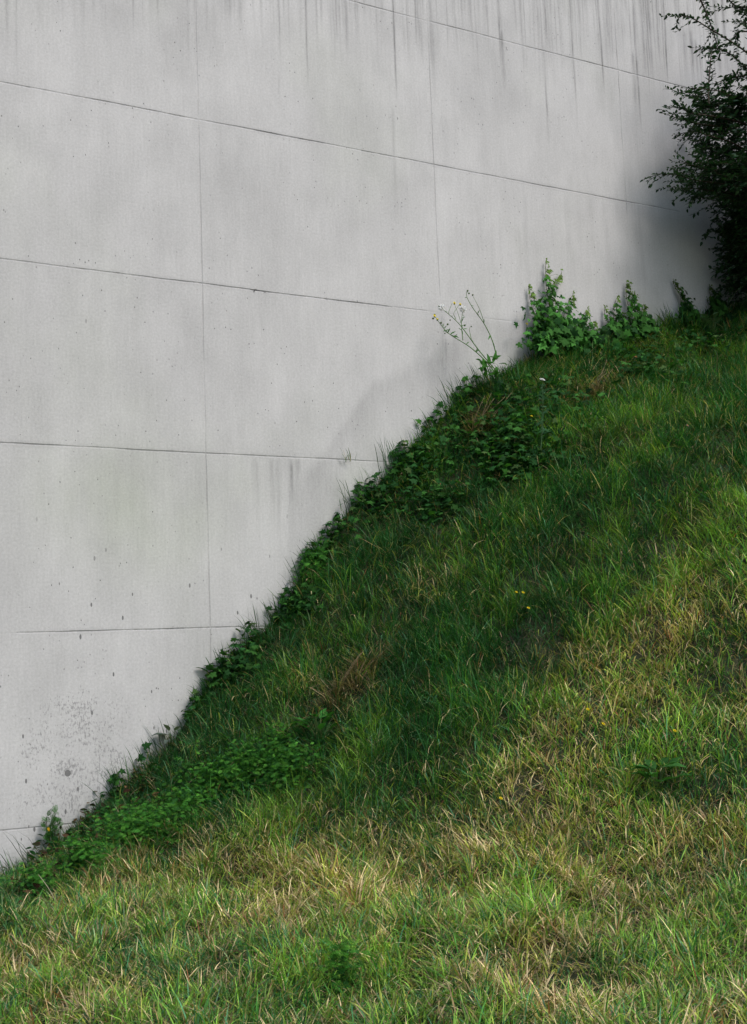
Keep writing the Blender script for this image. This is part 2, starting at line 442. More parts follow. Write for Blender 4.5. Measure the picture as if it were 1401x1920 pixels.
def wallmat():
    mt, nt, N, L = newmat("concrete")
    out = N.new("ShaderNodeOutputMaterial"); p = N.new("ShaderNodeBsdfPrincipled"); L.new(p.outputs[0], out.inputs[0])
    tc = N.new("ShaderNodeTexCoord"); sp = N.new("ShaderNodeSeparateXYZ"); L.new(tc.outputs["Object"], sp.inputs[0])
    at = N.new("ShaderNodeAttribute"); at.attribute_name = "Col"; sc = N.new("ShaderNodeSeparateColor"); L.new(at.outputs["Color"], sc.inputs[0])
    def val(x): return x
    def mth(op, a_, b_=None, c_=None, clamp=False):
        n = N.new("ShaderNodeMath"); n.operation = op; n.use_clamp = clamp
        for i, v in enumerate((a_, b_, c_)):
            if v is None: continue
            if isinstance(v, (int, float)): n.inputs[i].default_value = v
            else: L.new(v, n.inputs[i])
        return n.outputs[0]
    def noise(scale, sx=1, sz=1, detail=4, rough=.55, off=0.0):
        mp = N.new("ShaderNodeMapping"); mp.inputs["Scale"].default_value = (sx, 1, sz); mp.inputs["Location"].default_value = (off, off, off)
        L.new(tc.outputs["Object"], mp.inputs[0])
        n = N.new("ShaderNodeTexNoise"); n.inputs["Scale"].default_value = scale; n.inputs["Detail"].default_value = detail; n.inputs["Roughness"].default_value = rough
        L.new(mp.outputs[0], n.inputs["Vector"]); return n.outputs[0]
    def rng_(v, a_, b_, c_, d_, smooth=False):
        n = N.new("ShaderNodeMapRange"); n.inputs[1].default_value = a_; n.inputs[2].default_value = b_; n.inputs[3].default_value = c_; n.inputs[4].default_value = d_
        if smooth: n.interpolation_type = 'SMOOTHSTEP'
        L.new(v, n.inputs[0]); return n.outputs[0]
    big = noise(.7, detail=5, off=3); mid = noise(3.2, sx=1, sz=.7, detail=5, off=11); grain = noise(40, sx=1.6, sz=.12, detail=3); fine = noise(62, detail=4, rough=.8); vert = noise(7, sx=1.5, sz=.1, detail=4, off=5)
    base = mth('ADD', rng_(big, .3, .7, .42, .475), rng_(mid, .3, .7, -.03, .03))
    base = mth('ADD', base, rng_(grain, .3, .7, -.013, .013)); base = mth('ADD', base, rng_(fine, .3, .7, -.06, .06)); base = mth('ADD', base, rng_(vert, .3, .7, -.013, .013))
    # joints
    wz = rng_(noise(1.6, detail=3, off=8), .3, .7, -.004, .004)
    zz = mth('DIVIDE', mth('SUBTRACT', mth('ADD', sp.outputs[2], wz), Z0), PANEL_H)
    dz = mth('MULTIPLY', mth('ABSOLUTE', mth('SUBTRACT', zz, mth('ROUND', zz))), PANEL_H)
    xx = mth('DIVIDE', mth('SUBTRACT', mth('ADD', sp.outputs[0], wz), S0), PANEL_W)
    dx = mth('MULTIPLY', mth('ABSOLUTE', mth('SUBTRACT', xx, mth('ROUND', xx))), PANEL_W)
    jz = rng_(dz, .0028, .0068, 1, 0); jx = rng_(dx, .0022, .0055, .8, 0)
    brk = rng_(noise(2.3, detail=6, rough=.7, off=21), .38, .60, .22, 1.0)
    jv = mth('MULTIPLY', mth('MULTIPLY', mth('MAXIMUM', jz, jx), brk), mth('MULTIPLY', sc.outputs[2], 1.0))
    # spalled edges hugging horizontal joints
    spn = noise(11, sx=.7, detail=6, rough=.75, off=31)
    spall = mth('MULTIPLY', rng_(mth('ADD', spn, mth('MULTIPLY', dz, -3.0)), .58, .62, 0, 1), rng_(sc.outputs[2], .8, .97, 0, .8)); spall = mth('MULTIPLY', spall, rng_(dz, .02, .045, 1, 0))
    halo = mth('MULTIPLY', rng_(dz, .0, .03, .16, 0), brk)
    wno = N.new("ShaderNodeTexWhiteNoise"); wno.noise_dimensions = '2D'; cx2 = N.new("ShaderNodeCombineXYZ")
    L.new(mth('FLOOR', xx), cx2.inputs[0]); L.new(mth('FLOOR', zz), cx2.inputs[1]); L.new(cx2.outputs[0], wno.inputs["Vector"])
    base = mth('ADD', base, rng_(wno.outputs["Value"], 0, 1, -.009, .009))
    # bug holes
    def dots(scale, r, keep, sx, sz, off):
        mp = N.new("ShaderNodeMapping"); mp.inputs["Scale"].default_value = (sx, 1, sz); mp.inputs["Location"].default_value = (off, 0, off); mp.inputs["Rotation"].default_value = (0, .12, 0)
        L.new(tc.outputs["Object"], mp.inputs[0]); v = N.new("ShaderNodeTexVoronoi"); v.inputs["Scale"].default_value = scale; L.new(mp.outputs[0], v.inputs["Vector"])
        s2 = N.new("ShaderNodeSeparateColor"); L.new(v.outputs["Color"], s2.inputs[0])
        k = rng_(s2.outputs[0], keep, keep + .03, 0, 1); rr = mth('MULTIPLY', s2.outputs[1], r)
        return mth('MULTIPLY', mth('LESS_THAN', v.outputs["Distance"], rr), k)
    pits = mth('MAXIMUM', dots(19, .085, .88, 1, .6, 0), dots(46, .17, .72, 1, .6, 3.3)); pits = mth('MAXIMUM', pits, dots(13, .05, .90, 1, .22, 5.1))
    # honeycomb pocket low on the left
    q = at_wall(150, 1430); qs, _ = sn_of(q)
    rx = mth('DIVIDE', mth('SUBTRACT', sp.outputs[0], float(qs)), .55); rz = mth('DIVIDE', mth('SUBTRACT', sp.outputs[2], float(q[2])), .55)
    rad = mth('ADD', mth('MULTIPLY', rx, rx), mth('MULTIPLY', rz, rz)); pk = rng_(rad, 0.0, 1.7, .14, 0, True)
    pn = noise(75, sx=1, sz=.5, detail=5, rough=.7, off=2)
    pocket = rng_(mth('ADD', mth('ADD', pn, pk), rng_(noise(5, detail=3, off=9), .35, .65, -.07, .07)), .675, .73, 0, 1)
    pocket = mth('MULTIPLY', pocket, rng_(pk, .005, .05, 0, .9))
    q2 = at_wall(127, 1450); hs, _ = sn_of(q2)
    hx = mth('SUBTRACT', sp.outputs[0], float(hs)); hz = mth('SUBTRACT', sp.outputs[2], float(q2[2]))
    hole = mth('LESS_THAN', mth('ADD', mth('MULTIPLY', hx, hx), mth('MULTIPLY', hz, hz)), .00045)
    lowpits = mth('MULTIPLY', dots(24, .17, .66, 1, .42, 7), rng_(sp.outputs[2], 2.0, 2.9, 1, 0))
    pits = mth('MULTIPLY', pits, rng_(noise(1.7, detail=4, off=41), .44, .56, .12, 1)); pits = mth('MAXIMUM', pits, lowpits); pits = mth('MAXIMUM', pits, hole)
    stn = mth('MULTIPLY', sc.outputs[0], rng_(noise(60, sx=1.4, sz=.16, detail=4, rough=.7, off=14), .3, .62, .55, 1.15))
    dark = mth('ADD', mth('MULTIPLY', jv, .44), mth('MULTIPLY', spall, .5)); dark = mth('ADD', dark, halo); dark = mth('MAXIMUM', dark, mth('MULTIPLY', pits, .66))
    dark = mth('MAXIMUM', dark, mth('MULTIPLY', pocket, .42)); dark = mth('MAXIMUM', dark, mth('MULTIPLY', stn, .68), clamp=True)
    sg = mth('MULTIPLY', mth('SUBTRACT', zz, mth('ROUND', zz)), PANEL_H)
    lit_lip = mth('MULTIPLY', mth('MULTIPLY', rng_(sg, -.018, -.008, 0, 1), rng_(sg, -.006, -.004, 1, 0)), mth('MULTIPLY', brk, .035))  # highlight below each horizontal joint, painted into the base colour
    base = mth('ADD', base, lit_lip)
    inv = mth('SUBTRACT', 1.0, dark, clamp=True); v = mth('MULTIPLY', base, inv)
    cb = N.new("ShaderNodeCombineColor")
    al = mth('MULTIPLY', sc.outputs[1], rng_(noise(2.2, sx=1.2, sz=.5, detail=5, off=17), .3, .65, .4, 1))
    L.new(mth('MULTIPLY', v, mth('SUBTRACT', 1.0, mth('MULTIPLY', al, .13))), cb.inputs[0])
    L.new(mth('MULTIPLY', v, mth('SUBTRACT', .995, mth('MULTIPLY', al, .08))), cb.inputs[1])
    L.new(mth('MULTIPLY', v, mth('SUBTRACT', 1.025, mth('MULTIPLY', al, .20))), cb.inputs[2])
    L.new(cb.outputs[0], p.inputs["Base Color"]); p.inputs["Roughness"].default_value = .88; p.inputs["Specular IOR Level"].default_value = .25
    h = mth('ADD', mth('MULTIPLY', fine, .25), mth('MULTIPLY', grain, .3)); h = mth('SUBTRACT', h, mth('MULTIPLY', mth('MAXIMUM', jv, mth('MAXIMUM', pits, spall)), 4.0))
    bp = N.new("ShaderNodeBump"); bp.inputs["Distance"].default_value = .004; bp.inputs["Strength"].default_value = .6
    L.new(h, bp.inputs["Height"]); L.new(bp.outputs[0], p.inputs["Normal"])
    return mt
build_wall()

# ------------------------------------------------------------------ vegetation maps (in photograph pixels, carried onto the ground)
def blobs(X, Y, lst):
    v = np.zeros(len(X))
    for (x, y, rx, ry, a_, *rot) in lst:
        t = math.radians(rot[0]) if rot else 0
        dx, dy = X - x, Y - y
        u, w = dx * math.cos(t) + dy * math.sin(t), -dx * math.sin(t) + dy * math.cos(t)
        v += a_ * np.exp(-((u / rx) ** 2 + (w / ry) ** 2))
    return v
STRAW = [(520, 1650, 340, 75, .95), (90, 1800, 160, 60, .55), (700, 1620, 200, 60, .4), (640, 1760, 250, 70, .35), (950, 1700, 160, 120, .45), (1250, 1870, 220, 80, .55), (900, 1870, 140, 60, .3),
         (1250, 1230, 220, 110, .28), (1330, 1080, 120, 60, .3), (900, 1500, 220, 80, .15), (1060, 1430, 200, 60, .18), (640, 1290, 75, 38, .7), (910, 800, 36, 36, .9, -40), (1120, 730, 70, 30, .35),
         (810, 1110, 60, 50, .3), (1200, 640, 200, 25, .3), (1000, 665, 100, 20, .25), (1380, 1290, 100, 90, .3), (500, 1290, 50, 30, .3), (430, 1370, 70, 25, .2), (1300, 1560, 120, 60, .3), (300, 1900, 260, 60, .2)]
COVER = [(860, 740, 40, 30), (1075, 765, 75, 28), (1320, 660, 90, 26), (920, 840, 110, 50), (780, 900, 60, 35), (700, 960, 60, 30), (425, 1275, 60, 42), (350, 1345, 40, 30), (1000, 870, 70, 40), (560, 1160, 45, 30), (1240, 720, 70, 25), (620,1020,40,30), (870, 730, 30, 22), (800, 800, 30, 22), (745, 875, 30, 20), (690, 935, 26, 20), (595, 1060, 26, 20), (525, 1150, 24, 22), (470, 1225, 26, 20), (250, 1450, 30, 20), (210, 1500, 26, 18), (980, 780, 60, 35), (1180, 690, 60, 22), (950, 900, 60, 30), (820, 970, 60, 30)]
FERNS = [(70, 1690, 45, 16), (350, 1545, 50, 20), (520, 1468, 60, 22), (480, 1478, 90, 28), (400, 1500, 60, 18), (290, 1575, 55, 26), (230, 1590, 50, 24), (165, 1640, 50, 20), (575, 1085, 42, 30), (640, 1868, 34, 12), (525, 1430, 30, 18)]
DEAD = [(60, 1690, 50, 24), (170, 1570, 60, 30), (110, 1610, 50, 25), (260, 1500, 40, 20), (60, 1640, 40, 20)]

def lushmap(X, Y):
    """1 = long dark grass of the bank, 0 = short drier lawn"""
    edge = np.interp(X, [-300, 0, 300, 560, 760, 900, 1050, 1250, 1401, 1700], [1800, 1735, 1600, 1545, 1515, 1410, 1250, 1080, 960, 880])
    return 1 - sstep(-110, 130, Y - edge)

# ------------------------------------------------------------------ grass
G_D = np.array([.016, .075, .018]); G_M = np.array([.042, .140, .026]); G_L = np.array([.128, .250, .036]); G_B = np.array([.045, .140, .065]); G_P = np.array([.13, .19, .085])
STR = np.array([.47, .37, .22]); STR2 = np.array([.33, .235, .12]); RED = np.array([.22, .085, .04]); YEL = np.array([.24, .28, .05])
def pick(cols, probs, n):
    k = rng.choice(len(cols), size=n, p=np.array(probs) / sum(probs)); return np.array(cols)[k]
def grass():
    mb = MB()
    def batch(N, tuft):
        s = rng.uniform(-6.5, 7.5, N); n = rng.uniform(0.0, 7.2, N) ** 1.0
        if tuft:
            K = N // 26; ks = rng.uniform(-6.5, 7.5, K); kn = rng.uniform(0.02, 7.2, K); kk = rng.integers(0, K, N)
            rr = rng.gamma(2., .018, N); ra = rng.uniform(0, 2 * np.pi, N)
            s = ks[kk] + rr * np.cos(ra); n = np.abs(kn[kk] + rr * np.sin(ra))
            kl = rng.uniform(.75, 1.35, K)[kk]; kc = rng.random(K)[kk]; kaz = rng.uniform(0, 2 * np.pi, K)[kk]
        z = terrain(s, n); P = wpt(s, n, z); X, Y, dp = project(P)
        vis = (X > -260) & (X < 1660) & (Y < 2160) & (dp > 1); keep = vis | (rng.random(N) < .10)
        keep &= dp > -2
        s, n, z, P, X, Y = s[keep], n[keep], z[keep], P[keep], X[keep], Y[keep]; N = len(s)
        lush = lushmap(X, Y)
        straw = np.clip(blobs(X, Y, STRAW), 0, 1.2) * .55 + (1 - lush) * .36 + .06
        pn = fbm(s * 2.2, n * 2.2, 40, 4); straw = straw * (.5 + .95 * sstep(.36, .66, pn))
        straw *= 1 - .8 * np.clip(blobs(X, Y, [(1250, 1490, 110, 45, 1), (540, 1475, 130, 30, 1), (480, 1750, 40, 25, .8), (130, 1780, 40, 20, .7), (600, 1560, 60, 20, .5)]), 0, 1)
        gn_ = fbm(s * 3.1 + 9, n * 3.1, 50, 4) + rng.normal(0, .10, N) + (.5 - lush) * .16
        gn_ += blobs(X, Y, [(1250, 628, 260, 24, .22), (1320, 1100, 160, 120, .10), (1000, 1250, 120, 80, .05), (870, 1100, 120, 60, .05), (480, 1600, 200, 30, .05)])  # lighter greens on the crest, its sunlight put into the blade colour
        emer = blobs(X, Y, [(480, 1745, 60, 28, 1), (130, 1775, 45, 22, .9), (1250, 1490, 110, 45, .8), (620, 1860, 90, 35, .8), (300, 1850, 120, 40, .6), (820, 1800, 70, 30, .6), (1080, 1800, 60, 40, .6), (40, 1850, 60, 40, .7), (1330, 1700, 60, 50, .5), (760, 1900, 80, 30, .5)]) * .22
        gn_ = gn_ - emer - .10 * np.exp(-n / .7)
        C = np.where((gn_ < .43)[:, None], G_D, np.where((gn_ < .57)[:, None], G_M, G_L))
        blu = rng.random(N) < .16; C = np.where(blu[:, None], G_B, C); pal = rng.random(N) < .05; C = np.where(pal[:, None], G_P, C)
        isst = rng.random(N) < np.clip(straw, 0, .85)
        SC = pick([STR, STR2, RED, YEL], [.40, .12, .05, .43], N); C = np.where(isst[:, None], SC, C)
        hum = vnoise(s * 4, n * 4, 61)
        C = C * (rng.uniform(.4, 1.6, N) * (1.48 - .26 * lush))[:, None] * (1 + .5 * (hum - .5))[:, None]  # lawn lifted over the bank, sun and shade put into blade colour
        tipc = np.where((rng.random(N) < .22 - .14 * lush)[:, None], pick([STR2, YEL, RED], [.5, .35, .15], N), C * 1.15)
        L = rng.uniform(.07, .17, N) * (1 + .45 * lush) * np.where(isst, .95, 1) * (.45 + 1.15 * hum)
        fl = 2 * np.pi * fbm(s * 1.1, n * 1.1, 70, 3) * 1.6
        az = rng.uniform(0, 2 * np.pi, N); coh = rng.random(N) < .35; az = np.where(coh, fl + rng.normal(0, .6, N), az)
        # the blades of the bank droop downhill (towards -s, +n)
        dh = math.atan2((-WD + .5 * ND)[1], (-WD + .5 * ND)[0]); az = np.where((rng.random(N) < .35 * lush), dh + rng.normal(0, .8, N), az)
        lean = np.abs(rng.normal(.30, .46, N)); curl = rng.uniform(.2, 2.1, N)
        lean = np.where(isst, lean + rng.uniform(0, .6, N), lean)
        Wd = rng.uniform(.0025, .0064, N) * np.where(lush > .5, .95, 1.05)
        cov = np.clip(blobs(X, Y, [(a, b, c * 1.1, d * 1.1, 1) for a, b, c, d in COVER + DEAD] + [(a, b, c * 1.1, d * 1.1, .6) for a, b, c, d in FERNS]), 0, 1)
        L = L * (1 - .42 * cov)
        if tuft:
            kl, kc, kaz, rr, ra = kl[keep], kc[keep], kaz[keep], rr[keep], ra[keep]
            L = rng.uniform(.5, 1.15, N) * (.125 + .075 * lush) * kl * (1 - .4 * cov); out = np.arctan2(np.sin(ra) * ND[1] + np.cos(ra) * WD[1], np.sin(ra) * ND[0] + np.cos(ra) * WD[0])
            az = out + rng.normal(0, .5, N); lean = np.clip(rr * 9, .03, .7) + rng.normal(0, .08, N); curl = rng.uniform(.3, 1.9, N)
            C = np.where(isst[:, None], C, C * (.7 + .6 * kc)[:, None])
        L = L * (1 - .45 * np.exp(-n / .12))
        # keep blades out of the concrete
        nd = np.cos(az) * ND[0] + np.sin(az) * ND[1]; near = n + nd * L * .8 < 0.02
        az = np.where(near & (n < .25), np.arctan2(ND[1], ND[0]) + rng.normal(0, 1.0, N), az)
        nearer = n < .06; lean = np.where(nearer, lean * .6, lean); P[:, :] += ND * (np.where(n < .02, .02, 0))[:, None]
        P[:, 2] -= .012
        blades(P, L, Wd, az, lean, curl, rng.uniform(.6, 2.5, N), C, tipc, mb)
        return N
    a_ = batch(480000, False); b_ = batch(380000, True)
    # fringe standing up against the wall
    N = 2600; c = rng.uniform(-4.2, 6, N // 16); s = c[rng.integers(0, len(c), N)] + rng.normal(0, .03, N); n = np.abs(rng.normal(.04, .05, N)) + .015
    P = wpt(s, n, terrain(s, n) - .01); k_ = vnoise(s * 3, s * 0, 90)
    C = pick([G_D, G_M, G_B, G_L], [.4, .35, .15, .1], N) * rng.uniform(.6, 1.2, N)[:, None]
    az = rng.uniform(0, 2 * np.pi, N); left = math.atan2(-WD[1], -WD[0]); az = np.where(rng.random(N) < .7, left + rng.normal(0, .4, N), az)
    nd = np.cos(az) * ND[0] + np.sin(az) * ND[1]; az = np.where(nd < -.1, left + .3, az)
    blades(P, rng.uniform(.05, .24, N) * (.35 + k_ * 1.2), rng.uniform(.003, .007, N), az, np.abs(rng.normal(.25, .3, N)), rng.uniform(.1, 1.0, N), rng.uniform(.8, 2.3, N), C, C * 1.2, mb)
    # flattened thatch between the blades
    N = 150000; s = rng.uniform(-6, 7, N); n = rng.uniform(.02, 6.5, N); P = wpt(s, n, terrain(s, n)); X, Y, dp = project(P); k = (X > -200) & (X < 1600) & (Y < 2100); P, X, Y, s, n = P[k], X[k], Y[k], s[k], n[k]; N = len(P)
    lu = lushmap(X, Y); P[:, 2] += rng.uniform(.0, .09, N) * (.5 + .5 * lu)
    C = np.where((rng.random(N) < .35 + .3 * lu)[:, None], pick([G_D, G_M, G_B], [.5, .3, .2], N), pick([STR * .8, STR2, RED * .7], [.6, .3, .1], N)) * rng.uniform(.4, 1.2, N)[:, None]
    az = rng.uniform(0, 2 * np.pi, N); nd = np.cos(az) * ND[0] + np.sin(az) * ND[1]; az = np.where((n < .15) & (nd < 0), az + np.pi, az)
    blades(P, rng.uniform(.04, .13, N), rng.uniform(.003, .006, N), az, rng.uniform(.8, 1.7, N), rng.uniform(-.3, .8, N), rng.uniform(.8, 2.4, N), C, C, mb)
    print("blades", a_, b_)
    o = mb.build("grass", M_GRASS)
    tag(o, "long unmown grass covering the bank and the drier straw-flecked lawn below", "grass", kind="stuff")
grass()

# ------------------------------------------------------------------ low ground cover (nobody could count it)
def patch_points(lst, per, seed):
    R = np.random.default_rng(seed); out = []
    for (x, y, rx, ry) in lst:
        k = int(per * rx * ry / 1000)
        for _ in range(k):
            q = at_ground_fast(x + R.normal(0, rx * .55), y + R.normal(0, ry * .6))
            if q is not None: out.append(q)
    return np.array(out)
_t = np.linspace(4, 16, 420)
def at_ground_fast(px, py):
    r = ray(px, py); P = CAM + _t[:, None] * r; s, n = sn_of(P); hit = (P[:, 2] < terrain(s, n)) & (n > 0)
    if not hit.any(): return None
    i = np.argmax(hit); return wpt(s[i], max(n[i], .03), terrain(s[i], max(n[i], .03)))
SNORM = -WD * .5 + ND * .35 + np.array([0, 0, 1.0])
def cover(name, lst, per, tmpl, size, cols, probs, hgt, label, cat, seed, mat=M_LEAF, nj=.45):
    P = patch_points(lst, per, seed); N = len(P)
    P[:, 2] += rng.uniform(.0, 1, N) * hgt
    az = rng.uniform(0, 2 * np.pi, N); D = np.stack([np.cos(az), np.sin(az), rng.normal(-.1, .3, N)], 1)
    Nn = SNORM + rng.normal(0, nj, (N, 3)); L = rng.uniform(size * .6, size * 1.3, N)
    mb = MB(); mb.leaves(tmpl, P, D, Nn, L, pick(cols, probs, N) * rng.uniform(.5, 1.5, N)[:, None])
    o = mb.build(name, mat); tag(o, label, cat, kind="stuff")
I_D, I_M, I_L = np.array([.016, .066, .016]), np.array([.036, .12, .022]), np.array([.09, .17, .05])
cover("ivy_ground_cover", COVER, 120, IVY, .056, [I_D, I_M, I_L * .7], [.55, .38, .07], .17, "dark lobed ivy leaves creeping through the grass of the upper bank and along the wall", "ground cover", 5)
cover("feathery_ground_cover", FERNS, 950, FERN, .031, [np.array([.045, .17, .025]), np.array([.085, .25, .035]), np.array([.022, .09, .02])], [.4, .3, .3], .19, "bright green feathery low weeds in patches at the foot of the bank", "ground cover", 6, nj=.9)
cover("dead_leaf_litter", DEAD, 100, OVATE, .05, [np.array([.06, .03, .018]), np.array([.10, .06, .03]), np.array([.03, .03, .014]), I_D], [.3, .2, .3, .4], .14, "reddish brown withered leaves and stalks by the wall foot at lower left", "dead leaves", 7, nj=.9)

# ------------------------------------------------------------------ ivy plants on the wall
UPV = np.array([0, 0, 1.0])
def ivy(name_loc, tips, label, dens=1.0, bright=1.0, seed=1):
    R = np.random.default_rng(seed)
    base = at_wall(*name_loc, .06); root = empty("ivy_plant", base)
    tag(root, label, "ivy", "ivy plants climbing the wall above the bank")
    stem, fol = MB(), MB()
    young = MB()
    for (x0, y0, x1, y1, spread) in tips:
        a_, b_ = at_wall(x0, y0, .10), at_wall(x1, y1, .03)
        t = np.linspace(0, 1, 12)[:, None]; side = WD * R.normal(0, .05)
        path = a_ * (1 - t) + b_ * t + np.sin(t * np.pi) * side + ND * .02 * np.sin(t * 6)
        stem.tube(path, .004, .0018, (.07, .075, .03), 5)
        ln = np.linalg.norm(b_ - a_); k = max(6, int(ln * 210 * dens))
        tt = np.sort(R.random(k) ** 1.25); taper = (1 - tt) ** 1.15 * 1.25
        P = a_ * (1 - tt[:, None]) + b_ * tt[:, None] + np.sin(tt[:, None] * np.pi) * side
        off = WD[None] * (R.normal(0, 1.25, k) * spread * taper)[:, None] + ND[None] * (R.uniform(.0, .11, k) * (.3 + taper))[:, None] + UPV * R.normal(0, .02, k)[:, None]
        P = P + off
        D = -UPV * R.uniform(.2, 1, k)[:, None] + WD * R.normal(0, .7, k)[:, None] + ND * R.uniform(.0, .6, k)[:, None]
        Nn = ND[None] * 1.0 + UPV * .45 + R.normal(0, .5, (k, 3)); Lf = R.uniform(.045, .095, k) * (.38 + .55 * taper)
        yng = tt > .8
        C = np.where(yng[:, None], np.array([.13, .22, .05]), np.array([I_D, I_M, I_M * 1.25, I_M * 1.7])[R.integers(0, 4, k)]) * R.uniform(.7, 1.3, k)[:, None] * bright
        fol.leaves(IVY, P, D, Nn, Lf, C)
        # erect young shoots at the very tip
        young = MB()
        for q in range(4):
            young.leaves(OVATE, [b_ + UPV * (.012 * q - .03)], [UPV + WD * R.normal(0, .6) + ND * .3], [ND + R.normal(0, .3, 3)], [.022], np.array([.15, .24, .05]) * bright)
        young.build("young_shoot", M_LEAF, root)
        for i in range(0, k, 3):
            ii = np.argmin(np.abs(t[:, 0] - tt[i])); stem.tube([path[ii], (path[ii] + P[i]) / 2 + ND * .01, P[i]], .0012, .001, (.08, .10, .035), 4)
    stem.build("stem", M_STEM, root); fol.build("foliage", M_LEAF, root)
ivy((1050, 650), [(1035, 650, 1024, 490, .10), (1035, 640, 1052, 516, .10), (1010, 650, 992, 538, .06), (1050, 650, 1075, 552, .10), (1070, 645, 1103, 578, .09), (1060, 655, 1030, 560, .16), (1020, 655, 1010, 590, .13), (1085, 650, 1090, 600, .13), (1095, 648, 1118, 606, .08), (1040, 660, 1055, 600, .18), (1002, 655, 1000, 610, .07), (1100, 645, 1118, 622, .04)],
    "tallest and bushiest lobed ivy on the wall, right of the yellow-flowered weed", 1.0, 1, 11)
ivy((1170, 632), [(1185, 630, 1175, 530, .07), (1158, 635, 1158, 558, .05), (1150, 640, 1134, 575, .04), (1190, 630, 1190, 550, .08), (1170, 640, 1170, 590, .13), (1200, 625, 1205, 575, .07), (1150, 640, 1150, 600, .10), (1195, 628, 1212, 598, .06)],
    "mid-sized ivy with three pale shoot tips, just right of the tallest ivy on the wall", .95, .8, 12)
ivy((1272, 605), [(1275, 605, 1262, 527, .03), (1280, 605, 1278, 555, .05), (1272, 606, 1285, 572, .06)], "narrow single-strand dark ivy on the shaded wall, third from the left", 1.0, .5, 13)  # leaf colour dimmed here and below for the shade on the wall
ivy((1335, 592), [(1335, 592, 1330, 537, .03), (1340, 590, 1343, 555, .05), (1328, 592, 1326, 560, .03)], "small ivy almost lost in the deep shade beneath the shrub, rightmost on the wall", 1.0, .4, 14)

